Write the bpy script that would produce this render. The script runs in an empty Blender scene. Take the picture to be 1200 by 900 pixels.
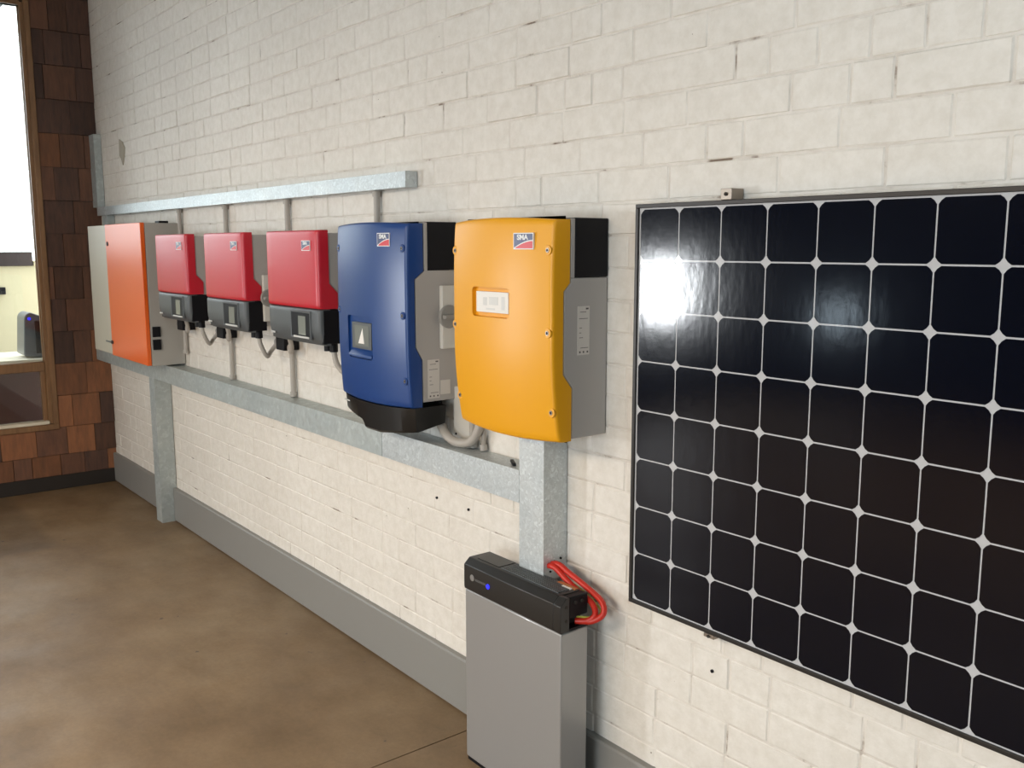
import bpy, bmesh, math, random
from mathutils import Vector, Matrix
PI = math.pi
S = bpy.context.scene
C = S.collection

# ------------------------------------------------------------ camera
cam_data = bpy.data.cameras.new('camera'); cam = bpy.data.objects.new('camera', cam_data); C.objects.link(cam)
cam_data.sensor_width = 36.0; cam_data.lens = 1091.9 / 1200 * 36.0; cam_data.clip_start = 0.02
_r = Vector((0.620423, 0.784267, -0.000825)); _u = Vector((-0.11422, 0.091399, 0.989242)); _f = Vector((-0.775905, 0.613654, -0.146285))
cam.matrix_world = Matrix(((_r.x, _u.x, -_f.x, 1.66905), (_r.y, _u.y, -_f.y, -1.77552), (_r.z, _u.z, -_f.z, 1.61228), (0, 0, 0, 1)))
S.camera = cam
S.view_settings.view_transform = 'Standard'; S.view_settings.look = 'None'; S.view_settings.gamma = 1.0
S.view_settings.use_curve_mapping = False; S.view_settings.exposure = -0.07

# ------------------------------------------------------------ sky and lights
W = bpy.data.worlds.new('sky'); S.world = W; W.use_nodes = True
bg = W.node_tree.nodes['Background']; bg.inputs[0].default_value = (0.90, 0.96, 1.0, 1); bg.inputs[1].default_value = 5.0

def area(name, loc, aim, sx, sy, power, col):
    l = bpy.data.lights.new(name, 'AREA'); l.shape = 'RECTANGLE'; l.size = sx; l.size_y = sy; l.energy = power; l.color = col
    o = bpy.data.objects.new(name, l); C.objects.link(o); o.location = loc
    o.rotation_euler = (Vector(aim) - Vector(loc)).to_track_quat('-Z', 'Y').to_euler()
    return o
area('ceiling_lamp_light', (-0.8, -4.2, 2.62), (-0.8, -4.2, 0), 3.0, 1.2, 240, (1.0, 0.85, 0.69))
area('doorway_daylight', (2.3, -7.30, 1.35), (2.3, 0, 1.35), 3.0, 2.3, 98, (0.78, 0.92, 1.0))
area('bright_window_light', (-4.96, -5.56, 1.16), (0, -5.56, 1.16), 0.60, 0.62, 170, (0.93, 0.97, 1.0))
area('cool_fill_light', (4.52, -2.6, 2.85), (0.6, 0, 2.5), 2.2, 0.8, 62, (0.66, 0.86, 1.0))  # added cool fill for the upper right wall, not a known window
area('small_lamp_light', (-4.05, -7.34, 0.86), (-4.05, 0, 0.86), 0.30, 0.30, 8, (0.72, 0.88, 1.0))

# ------------------------------------------------------------ materials
def mat(name, col, rough=0.6, metal=0.0, coat=0.0, spec=0.5):
    m = bpy.data.materials.new(name); m.use_nodes = True
    b = m.node_tree.nodes['Principled BSDF']
    b.inputs['Base Color'].default_value = (*col, 1); b.inputs['Roughness'].default_value = rough
    b.inputs['Metallic'].default_value = metal; b.inputs['Coat Weight'].default_value = coat
    b.inputs['Specular IOR Level'].default_value = spec
    return m
class NT:
    def __init__(s, m): s.m = m; s.t = m.node_tree; s.b = s.t.nodes['Principled BSDF']
    def n(s, typ, **kw):
        x = s.t.nodes.new(typ)
        for k, v in kw.items():
            if k.startswith('i_'): x.inputs[k[2:].replace('_', ' ')].default_value = v
            else: setattr(x, k, v)
        return x
    def l(s, a, b): s.t.links.new(a, b)
    def pos(s, scale=(1, 1, 1), obj=False):
        src = s.n('ShaderNodeTexCoord').outputs['Object'] if obj else s.n('ShaderNodeNewGeometry').outputs['Position']
        mp = s.n('ShaderNodeMapping'); mp.inputs['Scale'].default_value = scale; s.l(src, mp.inputs['Vector']); return mp.outputs[0]
    def noise(s, vec, scale, detail=4, rough=0.55):
        x = s.n('ShaderNodeTexNoise'); x.inputs['Scale'].default_value = scale; x.inputs['Detail'].default_value = detail
        x.inputs['Roughness'].default_value = rough; s.l(vec, x.inputs['Vector']); return x.outputs['Fac']
    def ramp(s, fac, stops, interp='LINEAR'):
        x = s.n('ShaderNodeValToRGB'); x.color_ramp.interpolation = interp; e = x.color_ramp.elements
        while len(e) < len(stops): e.new(0.5)
        for k, (p, c) in enumerate(stops):
            e[k].position = p; e[k].color = (*c, 1) if len(c) == 3 else c
        s.l(fac, x.inputs[0]); return x.outputs[0]
    def mix(s, fac, a, b, mode='MIX'):
        x = s.n('ShaderNodeMix', data_type='RGBA', blend_type=mode)
        for sock, v in ((x.inputs['Factor'], fac), (x.inputs[6], a), (x.inputs[7], b)):
            if isinstance(v, bpy.types.NodeSocket): s.l(v, sock)
            else: sock.default_value = v if not isinstance(v, tuple) else (*v, 1)
        return x.outputs[2]
    def bump(s, h, strength, dist, prev=None):
        x = s.n('ShaderNodeBump'); x.inputs['Strength'].default_value = strength; x.inputs['Distance'].default_value = dist
        s.l(h, x.inputs['Height'])
        if prev: s.l(prev, x.inputs['Normal'])
        return x.outputs[0]

M = {}
def paint_brick():
    m = mat('painted_brick', (0.8, 0.78, 0.74), 0.62); t = NT(m); p = t.pos()
    base = t.ramp(t.noise(p, 1.3, 3), [(0.3, (0.73, 0.69, 0.63)), (0.7, (0.80, 0.765, 0.705))])
    fine = t.ramp(t.noise(p, 26, 6, 0.65), [(0.35, (0.90, 0.89, 0.87)), (0.62, (1, 1, 1))])
    c = t.mix(1.0, base, fine, 'MULTIPLY')
    fleck = t.ramp(t.noise(t.pos((1, 1, 1.4)), 38, 2, 0.5), [(0.765, (0, 0, 0)), (0.79, (1, 1, 1))])
    c = t.mix(fleck, c, (0.22, 0.17, 0.12))
    t.l(c, t.b.inputs['Base Color'])
    n = t.bump(t.noise(p, 55, 5, 0.6), 0.30, 0.004); n = t.bump(t.noise(p, 13, 3), 0.35, 0.006, n)
    t.l(n, t.b.inputs['Normal']); return m
M['brick'] = paint_brick()
def mortar():
    m = mat('painted_mortar', (0.62, 0.58, 0.52), 0.8); t = NT(m); p = t.pos()
    c = t.ramp(t.noise(p, 7, 5, 0.6), [(0.42, (0.74, 0.70, 0.64)), (0.60, (0.62, 0.57, 0.51)), (0.67, (0.20, 0.15, 0.11))])
    t.l(c, t.b.inputs['Base Color']); t.l(t.bump(t.noise(p, 70, 3), 0.5, 0.004), t.b.inputs['Normal']); return m
M['mortar'] = mortar()
def concrete():
    m = mat('concrete', (0.3, 0.25, 0.2), 0.42); t = NT(m); p = t.pos()
    big = t.ramp(t.noise(p, 1.1, 5, 0.6), [(0.30, (0.182, 0.116, 0.060)), (0.50, (0.262, 0.180, 0.102)), (0.72, (0.325, 0.246, 0.158))])
    mid = t.ramp(t.noise(t.pos((1, 1.7, 1)), 3.4, 6, 0.65), [(0.3, (0.78, 0.75, 0.70)), (0.65, (1.06, 1.05, 1.03))])
    c = t.mix(1.0, big, mid, 'MULTIPLY')
    fine = t.ramp(t.noise(p, 60, 4, 0.7), [(0.3, (0.9, 0.9, 0.9)), (0.7, (1.05, 1.05, 1.05))])
    c = t.mix(1.0, c, fine, 'MULTIPLY')
    sp = t.ramp(t.noise(p, 17, 2, 0.5), [(0.74, (0, 0, 0)), (0.78, (1, 1, 1))])
    c = t.mix(sp, c, (0.11, 0.08, 0.06))
    # an older, darker slab patch with its own outline
    sx = t.n('ShaderNodeSeparateXYZ'); wv = t.n('ShaderNodeMixRGB'); wv.inputs[0].default_value = 0.06
    nn = t.n('ShaderNodeTexNoise'); nn.inputs['Scale'].default_value = 6; t.l(p, nn.inputs['Vector']); t.l(p, wv.inputs[1]); t.l(nn.outputs['Color'], wv.inputs[2]); t.l(wv.outputs[0], sx.inputs[0])
    def step(sock, e, hard):
        a = t.n('ShaderNodeMapRange'); a.inputs['From Min'].default_value = e + hard; a.inputs['From Max'].default_value = e - hard; t.l(sock, a.inputs[0]); return a.outputs[0]
    mm = t.n('ShaderNodeMath', operation='MULTIPLY'); t.l(step(sx.outputs[0], -3.43, 0.03), mm.inputs[0]); t.l(step(sx.outputs[1], -0.62, 0.03), mm.inputs[1])
    c = t.mix(mm.outputs[0], c, t.mix(1.0, c, (0.74, 0.76, 0.80), 'MULTIPLY'))
    t.l(c, t.b.inputs['Base Color'])
    t.l(t.ramp(t.noise(p, 4, 4), [(0.3, (0.42,) * 3), (0.7, (0.62,) * 3)]), t.b.inputs['Roughness'])
    t.l(t.bump(t.noise(p, 30, 4), 0.15, 0.003), t.b.inputs['Normal']); return m
M['concrete'] = concrete()
def galv(name, base, sp_scale, contrast, rough, metal=0.85):
    m = mat(name, base, rough, metal); t = NT(m); p = t.pos()
    v = t.n('ShaderNodeTexVoronoi'); v.inputs['Scale'].default_value = sp_scale; v.inputs['Randomness'].default_value = 1
    d = t.n('ShaderNodeMixRGB'); d.inputs[0].default_value = 0.03
    nz = t.n('ShaderNodeTexNoise'); nz.inputs['Scale'].default_value = 40; t.l(p, nz.inputs['Vector'])
    t.l(p, d.inputs[1]); t.l(nz.outputs['Color'], d.inputs[2]); t.l(d.outputs[0], v.inputs['Vector'])
    sep = t.n('ShaderNodeSeparateColor'); t.l(v.outputs['Color'], sep.inputs[0])
    lo = tuple(c * (1 - contrast) for c in base); hi = tuple(min(1, c * (1 + contrast * 1.1)) for c in base)
    c = t.ramp(sep.outputs[0], [(0.0, lo), (0.85, base), (1.0, hi)])
    big = t.ramp(t.noise(p, 5, 3), [(0.3, (0.88, 0.9, 0.92)), (0.7, (1.0, 1.0, 1.0))])
    t.l(t.mix(1.0, c, big, 'MULTIPLY'), t.b.inputs['Base Color'])
    t.l(t.ramp(sep.outputs[1], [(0, (rough - 0.12,) * 3), (1, (rough + 0.12,) * 3)]), t.b.inputs['Roughness'])
    t.l(t.bump(sep.outputs[2], 0.25 * contrast * 3, 0.001), t.b.inputs['Normal']); return m
M['galv'] = galv('galvanized_steel', (0.62, 0.66, 0.665), 150, 0.15, 0.45, 0.45)
M['galv_dull'] = galv('weathered_galvanized_steel', (0.50, 0.545, 0.535), 60, 0.10, 0.5, 0.4)
def wood(name, dark, light, scale=(1, 1, 1), sc=9, rough=0.6):
    m = mat(name, light, rough); t = NT(m); p = t.pos(scale)
    c = t.ramp(t.noise(p, sc, 6, 0.65), [(0.3, dark), (0.7, light)])
    info = t.n('ShaderNodeObjectInfo')
    hsv = t.n('ShaderNodeHueSaturation'); t.l(c, hsv.inputs['Color'])
    mr = t.n('ShaderNodeMapRange'); mr.inputs['To Min'].default_value = 0.65; mr.inputs['To Max'].default_value = 1.35
    t.l(info.outputs['Random'], mr.inputs[0])
    if 'shingle' in name: t.l(mr.outputs[0], hsv.inputs['Value'])
    t.l(hsv.outputs[0], t.b.inputs['Base Color'])
    t.l(t.bump(t.noise(p, sc * 2, 5), 0.4, 0.004), t.b.inputs['Normal']); return m
M['shingle'] = wood('wooden_shingle', (0.075, 0.034, 0.020), (0.150, 0.064, 0.034), (1, 2.5, 0.5), 14)
M['shingle_dark'] = wood('dark_wooden_shingle', (0.052, 0.026, 0.018), (0.105, 0.048, 0.030), (1, 2.5, 0.5), 14)
M['shingle_light'] = wood('pale_wooden_shingle', (0.14, 0.058, 0.026), (0.26, 0.10, 0.04), (1, 2.5, 0.5), 14)
M['frame_wood'] = wood('window_timber', (0.17, 0.088, 0.04), (0.28, 0.15, 0.066), (1, 1, 0.12), 30, 0.45)
M['sill_paint'] = mat('sill_paint', (0.72, 0.66, 0.52), 0.5)
M['dark_wood'] = mat('dark_skirting', (0.022, 0.017, 0.014), 0.5)
M['skirting'] = mat('grey_skirting_paint', (0.24, 0.235, 0.22), 0.45)
M['gap'] = mat('dark_gap', (0.03, 0.025, 0.02), 0.9)
def plastic(name, col, rough, coat=0.0, spec=0.5):
    m = mat(name, col, rough, 0, coat, spec); t = NT(m)
    t.l(t.bump(t.noise(t.pos(), 420, 2), 0.08, 0.0006), t.b.inputs['Normal']); return m
M['yellow'] = plastic('yellow_painted_cover', (0.80, 0.365, 0.006), 0.38, 0, 0.5)
M['blue'] = plastic('blue_painted_cover', (0.006, 0.046, 0.20), 0.33, 0, 0.5)
M['red'] = plastic('red_painted_cover', (0.54, 0.012, 0.028), 0.34, 0, 0.6)
M['orange'] = plastic('orange_painted_door', (0.80, 0.125, 0.010), 0.33, 0, 0.5)
M['body_grey'] = plastic('grey_painted_housing', (0.40, 0.375, 0.35), 0.5)
M['cab_grey'] = plastic('grey_cabinet_paint', (0.40, 0.38, 0.345), 0.5)
M['cream'] = plastic('cream_cabinet_paint', (0.50, 0.47, 0.385), 0.45)
M['charcoal'] = plastic('charcoal_plastic', (0.085, 0.095, 0.10), 0.45)
M['black'] = mat('black_plastic', (0.006, 0.006, 0.008), 0.5, 0, 0, 0.2)
M['black_gloss'] = mat('black_gloss_plastic', (0.010, 0.010, 0.010), 0.3, 0, 0, 0.35)
M['black_soft'] = mat('black_module_plastic', (0.016, 0.015, 0.014), 0.36)
M['screen'] = mat('display_glass', (0.20, 0.22, 0.21), 0.12, 0, 0.6)
M['screen_dark'] = mat('dark_display_glass', (0.03, 0.032, 0.034), 0.12, 0, 0.6)
M['paper'] = mat('label_paper', (0.80, 0.78, 0.74), 0.6)
M['label_grey'] = mat('grey_label_film', (0.62, 0.58, 0.53), 0.5)
M['ink'] = mat('label_ink', (0.10, 0.09, 0.085), 0.6)
M['faint_ink'] = mat('faint_label_ink', (0.56, 0.56, 0.54), 0.6)
M['logo_blue'] = mat('badge_blue', (0.06, 0.075, 0.17), 0.35)
M['logo_red'] = mat('badge_red', (0.62, 0.03, 0.04), 0.35)
M['white'] = mat('badge_white', (0.80, 0.80, 0.80), 0.4)
M['switch_white'] = plastic('white_switch_plastic', (0.62, 0.60, 0.55), 0.45)
M['switch_grey'] = plastic('grey_switch_plastic', (0.28, 0.27, 0.25), 0.35)
M['conduit'] = plastic('grey_conduit_plastic', (0.40, 0.37, 0.33), 0.5)
M['screw'] = mat('steel_screw', (0.30, 0.26, 0.22), 0.35, 0.8)
M['silver'] = mat('silver_painted_metal', (0.34, 0.335, 0.33), 0.30, 0.35, 0.25)
M['red_cable'] = mat('red_cable_sheath', (0.55, 0.022, 0.010), 0.42)
M['green_wire'] = mat('yellow_green_wire', (0.42, 0.42, 0.06), 0.5)
M['panel_frame'] = mat('black_anodised_frame', (0.035, 0.032, 0.030), 0.38, 0.5)
def led():
    m = mat('blue_led', (0.02, 0.02, 0.6), 0.3); b = m.node_tree.nodes['Principled BSDF']
    b.inputs['Emission Color'].default_value = (0.02, 0.03, 1.0, 1); b.inputs['Emission Strength'].default_value = 1.3; return m
M['led'] = led()
def laminate(name, col, rough):
    m = mat(name, col, 0.6, 0, 1.0, 0.0); t = NT(m); t.b.inputs['Coat Roughness'].default_value = rough; t.b.inputs['Coat IOR'].default_value = 1.34
    n = t.bump(t.noise(t.pos((1, 1, 0.45)), 26, 2, 0.5), 0.013, 0.02)
    n = t.bump(t.noise(t.pos((1, 1, 0.8)), 85, 2, 0.5), 0.010, 0.006, n)
    t.l(n, t.b.inputs['Coat Normal']); return m
M['cell'] = laminate('solar_cell_under_glass', (0.0006, 0.0016, 0.0060), 0.12)
M['backsheet'] = laminate('white_backsheet_under_glass', (0.50, 0.50, 0.51), 0.12)
def glass():
    m = bpy.data.materials.new('window_glass'); m.use_nodes = True; t = m.node_tree; t.nodes.clear()
    o = t.nodes.new('ShaderNodeOutputMaterial'); a = t.nodes.new('ShaderNodeBsdfTransparent'); g = t.nodes.new('ShaderNodeBsdfGlossy')
    g.inputs['Roughness'].default_value = 0.02; f = t.nodes.new('ShaderNodeFresnel'); f.inputs[0].default_value = 1.45
    x = t.nodes.new('ShaderNodeMixShader'); a.inputs[0].default_value = (0.94, 0.96, 0.95, 1)
    t.links.new(f.outputs[0], x.inputs[0]); t.links.new(a.outputs[0], x.inputs[1]); t.links.new(g.outputs[0], x.inputs[2]); t.links.new(x.outputs[0], o.inputs[0])
    return m
M['glass'] = glass()
M['plaster'] = mat('dark_plaster', (0.05, 0.048, 0.046), 0.8)
M['ceiling'] = mat('ceiling_paint', (0.30, 0.29, 0.27), 0.8)
M['cream_out'] = mat('cream_render', (0.62, 0.55, 0.36), 0.8)
M['brown_out'] = mat('brown_red_bench_paint', (0.10, 0.032, 0.022), 0.6)
M['paving'] = mat('pale_paving', (0.35, 0.31, 0.25), 0.8)
M['machine'] = mat('grey_machine_plastic', (0.10, 0.11, 0.12), 0.3)
M['tube_lamp'] = mat('lamp_white', (0.8, 0.8, 0.8), 0.4)

# ------------------------------------------------------------ builders
OFF = {}
def link(name, bm, m, parent=None, smooth=False, bevel=0.0, seg=2):
    off = OFF.get(parent.name, Vector((0, 0, 0))) if parent else Vector((0, 0, 0))
    if off.length: bmesh.ops.translate(bm, verts=bm.verts, vec=-off)
    bmesh.ops.recalc_face_normals(bm, faces=bm.faces)
    me = bpy.data.meshes.new(name); bm.to_mesh(me); bm.free(); me.materials.append(m)
    if smooth:
        for p in me.polygons: p.use_smooth = True
    o = bpy.data.objects.new(name, me); C.objects.link(o)
    if parent: o.parent = parent; OFF[o.name] = off
    if bevel > 0:
        b = o.modifiers.new('bevel', 'BEVEL'); b.width = bevel; b.segments = seg; b.limit_method = 'ANGLE'; b.angle_limit = 0.6
        b.harden_normals = False
    if smooth or bevel > 0:
        try: me.set_sharp_from_angle(angle=0.7)
        except Exception: pass
        if bevel > 0:
            for p in me.polygons: p.use_smooth = True
    return o
def thing(name, label, cat, loc, group=None):
    o = bpy.data.objects.new(name, None); C.objects.link(o); o.location = loc; o.empty_display_size = 0.05
    OFF[o.name] = Vector(loc); o['label'] = label; o['category'] = cat
    if group: o['group'] = group
    return o
def tag(o, label, cat, group=None):
    o['label'] = label; o['category'] = cat
    if group: o['group'] = group
    return o
def struct(o): o['kind'] = 'structure'; return o
def box(x0, x1, y0, y1, z0, z1, bm=None):
    bm = bm or bmesh.new()
    v = [bm.verts.new(p) for p in ((x0, y0, z0), (x1, y0, z0), (x1, y1, z0), (x0, y1, z0), (x0, y0, z1), (x1, y0, z1), (x1, y1, z1), (x0, y1, z1))]
    for f in ((0, 1, 2, 3), (4, 5, 6, 7), (0, 1, 5, 4), (1, 2, 6, 5), (2, 3, 7, 6), (3, 0, 4, 7)): bm.faces.new([v[i] for i in f])
    return bm
def prism(pts, a0, a1, axis, bm=None):
    # pts: outline in the two other axes; extruded along axis from a0 to a1
    bm = bm or bmesh.new()
    def P(p, a):
        return {'x': (a, p[0], p[1]), 'y': (p[0], a, p[1]), 'z': (p[0], p[1], a)}[axis]
    A = [bm.verts.new(P(p, a0)) for p in pts]; B = [bm.verts.new(P(p, a1)) for p in pts]; n = len(pts)
    bm.faces.new(A); bm.faces.new(B)
    for i in range(n): bm.faces.new((A[i], A[(i + 1) % n], B[(i + 1) % n], B[i]))
    return bm
def cyl(p0, p1, r, n=16, bm=None, r1=None):
    bm = bm or bmesh.new(); p0 = Vector(p0); p1 = Vector(p1); d = (p1 - p0).normalized(); r1 = r if r1 is None else r1
    a = d.orthogonal().normalized(); b = d.cross(a)
    A = [bm.verts.new(p0 + (a * math.cos(t) + b * math.sin(t)) * r) for t in [2 * PI * i / n for i in range(n)]]
    B = [bm.verts.new(p1 + (a * math.cos(t) + b * math.sin(t)) * r1) for t in [2 * PI * i / n for i in range(n)]]
    bm.faces.new(A); bm.faces.new(B)
    for i in range(n): bm.faces.new((A[i], A[(i + 1) % n], B[(i + 1) % n], B[i]))
    return bm
def catmull(pts, k=8):
    P = [Vector(p) for p in pts]; P = [P[0] * 2 - P[1]] + P + [P[-1] * 2 - P[-2]]; out = []
    for i in range(1, len(P) - 2):
        for j in range(k):
            t = j / k; a, b, c, d = P[i - 1:i + 3]
            out.append(0.5 * ((2 * b) + (c - a) * t + (2 * a - 5 * b + 4 * c - d) * t * t + (3 * b - a - 3 * c + d) * t ** 3))
    out.append(P[-2]); return out
def tube(pts, r, n=10, k=8, ribs=0.0, bm=None):
    bm = bm or bmesh.new(); path = catmull(pts, k); prev = None; a = None
    for i, p in enumerate(path):
        d = (path[min(i + 1, len(path) - 1)] - path[max(i - 1, 0)]).normalized()
        a = (d.orthogonal() if a is None else (a - d * a.dot(d))).normalized(); b = d.cross(a)
        rr = r * (1 + (ribs if i % 2 else -ribs))
        ring = [bm.verts.new(p + (a * math.cos(2 * PI * j / n) + b * math.sin(2 * PI * j / n)) * rr) for j in range(n)]
        if prev:
            for j in range(n): bm.faces.new((prev[j], prev[(j + 1) % n], ring[(j + 1) % n], ring[j]))
        else: bm.faces.new(ring)
        prev = ring
    bm.faces.new(prev); return bm
def text_bm(body, size, depth, loc, rot=(PI / 2, 0, 0), sx=1.0):
    c = bpy.data.curves.new('t', 'FONT'); c.body = body; c.size = size; c.extrude = depth; c.align_x = 'CENTER'; c.align_y = 'CENTER'; c.resolution_u = 3
    c.offset = size * 0.035
    o = bpy.data.objects.new('t', c); C.objects.link(o)
    dg = bpy.context.evaluated_depsgraph_get(); me = bpy.data.meshes.new_from_object(o.evaluated_get(dg))
    bm = bmesh.new(); bm.from_mesh(me); bpy.data.objects.remove(o); bpy.data.curves.remove(c); bpy.data.meshes.remove(me)
    from mathutils import Euler
    bmesh.ops.transform(bm, matrix=Matrix.Translation(loc) @ Euler(rot).to_matrix().to_4x4() @ Matrix.Diagonal((sx, 1, 1, 1)), verts=bm.verts)
    return bm
def copy_tree(o, parent=None):
    c = o.copy(); C.objects.link(c)
    if parent: c.parent = parent
    for ch in list(o.children): copy_tree(ch, c)
    return c
rnd = random.Random(7)

# ------------------------------------------------------------ room shell
XL, YB, XR, ZC = -5.01, -7.4, 4.6, 3.45
floor = struct(link('floor', box(XL - .1, XR + .1, YB - .1, 0.1, -0.12, -0.006), M['gap']))
xs = [XL, -0.7255, 3.1, XR]
for i in range(3):
    for (ya, yb) in ((-3.2, 0.0), (YB, -3.206)):
        link('slab', box(xs[i] + (0.0025 if i else 0), xs[i + 1] - 0.0025, ya, yb, -0.006, 0.0), M['concrete'], floor)
struct(link('ceiling', box(XL - .1, XR + .1, YB - .1, 0.1, ZC, ZC + 0.1), M['ceiling']))
wall = struct(link('wall_right', box(XL, XR, 0.0009, 0.1, 0, ZC), M['mortar']))
struct(link('wall_side', box(XR, XR + 0.1, YB, 0.1, 0, ZC), M['plaster']))
bm = box(XL, 0.75, YB - 0.1, YB, 0, ZC); box(3.85, XR, YB - 0.1, YB, 0, ZC, bm); box(0.75, 3.85, YB - 0.1, YB, 2.55, ZC, bm)
struct(link('wall_back', bm, M['plaster']))

# end wall with its two openings (x = XL)
WY0, WY1, WZ0, WZ1 = -0.408, -2.40, 0.47, 3.10        # window in view
SY0, SY1, SZ0, SZ1 = -5.20, -7.30, 0.86, 2.45        # second window
bm = box(XL - 0.055, XL, WY0, 0.1, 0, ZC)
box(XL - 0.055, XL, WY1, WY0, 0, WZ0 - 0.01, bm); box(XL - 0.055, XL, WY1, WY0, WZ1, ZC, bm)
box(XL - 0.055, XL, SY0, WY1, 0, ZC, bm)
box(XL - 0.055, XL, SY1, SY0, 0, SZ0, bm); box(XL - 0.055, XL, SY1, SY0, SZ1, ZC, bm); box(XL - 0.055, XL, YB, SY1, 0, ZC, bm)
wall_l = struct(link('wall_left', bm, M['dark_wood']))
# wooden shingles
rz = [0.095, 0.235, 0.42]; z = 0.42
while z < 3.4: z += 0.2125; rz.append(min(z, 3.44))
def shingle(y0, y1, z0, z1, key):
    t = 0.010 + rnd.random() * 0.007; g = 0.0015
    bm = bmesh.new(); j = lambda a: (rnd.random() - .5) * a
    x0 = XL; v = []
    for (y, z, d) in ((y0 + g, z0 + g, t + 0.006), (y1 - g, z0 + g, t + 0.006), (y1 - g, z1 - g, t), (y0 + g, z1 - g, t)):
        v.append((bm.verts.new((x0, y + j(.002), z)), bm.verts.new((x0 + d, y + j(.002), z + j(.002)))))
    bm.faces.new([a[1] for a in v]); bm.faces.new([a[0] for a in v])
    for i in range(4): bm.faces.new((v[i][0], v[(i + 1) % 4][0], v[(i + 1) % 4][1], v[i][1]))
    link('shingle', bm, M[key], wall_l)
for i in range(len(rz) - 1):
    z0, z1 = rz[i], rz[i + 1]; ylim = -0.358 if z0 > 0.40 else -3.6
    y = -0.002; w = (0.06 + 0.12 * ((i * 0.618) % 1))
    while y > ylim + 0.01:
        y1 = max(y - w, ylim)
        if y1 - ylim < 0.035: y1 = ylim
        r = rnd.random()
        if z0 < 1.0: key = 'shingle_light' if r < 0.36 else ('shingle' if r < 0.75 else 'shingle_dark')
        else: key = 'shingle_light' if r < 0.05 else ('shingle' if r < 0.62 else 'shingle_dark')
        shingle(y1, y, z0, z1, key); y = y1; w = rnd.choice((0.15, 0.175, 0.19, 0.21, 0.11))
struct(link('baseboard_left', box(XL, XL + 0.022, -3.6, -0.002, 0, 0.095), M['dark_wood'], bevel=0.003))

# window 1: timber frame, transom, sill, panes
bm = box(XL - 0.050, XL + 0.012, WY0 - 0.004, WY0 + 0.022, WZ0 - 0.02, WZ1 + 0.02)
win = struct(link('window_1', bm, M['frame_wood'], bevel=0.003))
F = M['frame_wood']
link('window_frame', box(XL - 0.050, XL + 0.012, WY1 - 0.03, WY1, WZ0 - 0.02, WZ1 + 0.02), F, win, bevel=0.003)
link('window_frame', box(XL - 0.050, XL + 0.012, WY1, WY0, WZ1, WZ1 + 0.03), F, win, bevel=0.003)
link('casing', box(XL, XL + 0.026, WY0 + 0.018, -0.356, WZ0 - 0.055, WZ1 + 0.06), F, win, bevel=0.004)
link('casing', box(XL, XL + 0.026, WY1 - 0.085, WY1 - 0.026, WZ0 - 0.055, WZ1 + 0.06), F, win, bevel=0.004)
link('casing', box(XL, XL + 0.026, WY1 - 0.085, -0.356, WZ1 + 0.028, WZ1 + 0.085), F, win, bevel=0.004)
link('casing', box(XL, XL + 0.03, WY1 - 0.085, -0.356, WZ0 - 0.06, WZ0 - 0.022), F, win, bevel=0.004)
link('window_sill', box(XL - 0.050, XL + 0.02, WY1, WY0 - 0.004, WZ0 - 0.022, WZ0), M['sill_paint'], win, bevel=0.003)
link('transom', box(XL - 0.050, XL - 0.004, WY1, WY0 - 0.004, 0.80, 0.862), F, win, bevel=0.004)
link('mullion', box(XL - 0.048, XL - 0.018, -1.42, -1.37, 0.862, WZ1), F, win, bevel=0.004)
link('sash_stile', box(XL - 0.048, XL - 0.018, WY0 - 0.032, WY0 - 0.004, WZ0, 0.80), F, win, bevel=0.003)
link('sash_stile', box(XL - 0.048, XL - 0.018, WY0 - 0.008, WY0 - 0.004, 0.862, WZ1), F, win, bevel=0.003)
for (ya, yb, za, zb) in ((-1.37, WY0 - 0.008, 0.862, WZ1), (WY1, -1.42, 0.862, WZ1), (WY1, WY0 - 0.032, WZ0, 0.80)):
    link('pane', box(XL - 0.034, XL - 0.030, ya, yb, za, zb), M['glass'], win)
# window 2
bm = box(XL - 0.05, XL + 0.02, SY0 - 0.05, SY0, SZ0, SZ1); box(XL - 0.05, XL + 0.02, SY1, SY1 + 0.05, SZ0, SZ1, bm)
box(XL - 0.05, XL + 0.02, SY1 + .05, SY0 - .05, SZ0, SZ0 + 0.04, bm); box(XL - 0.05, XL + 0.02, SY1 + .05, SY0 - .05, SZ1 - 0.05, SZ1, bm)
w2 = struct(link('window_2', bm, F, bevel=0.003))
link('mullion', box(XL - 0.045, XL - 0.015, -5.93, -5.88, SZ0 + .04, SZ1 - .05), F, w2)
link('pane', box(XL - 0.034, XL - 0.030, SY1 + .05, -5.93, SZ0 + .04, SZ1 - .05), M['glass'], w2)
link('pane', box(XL - 0.034, XL - 0.030, -5.88, SY0 - .05, SZ0 + .04, SZ1 - .05), M['glass'], w2)

# skirting along the brick wall
def skirt(x0, x1):
    return struct(link('baseboard_right', prism([(-0.025, 0.009), (0.003, 0.009), (0.003, 0.202), (-0.020, 0.202), (-0.025, 0.196)], x0, x1, 'x'), M['skirting']))
skirt(XL + 0.002, -3.872); skirt(-3.768, XR - 0.002)

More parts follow.
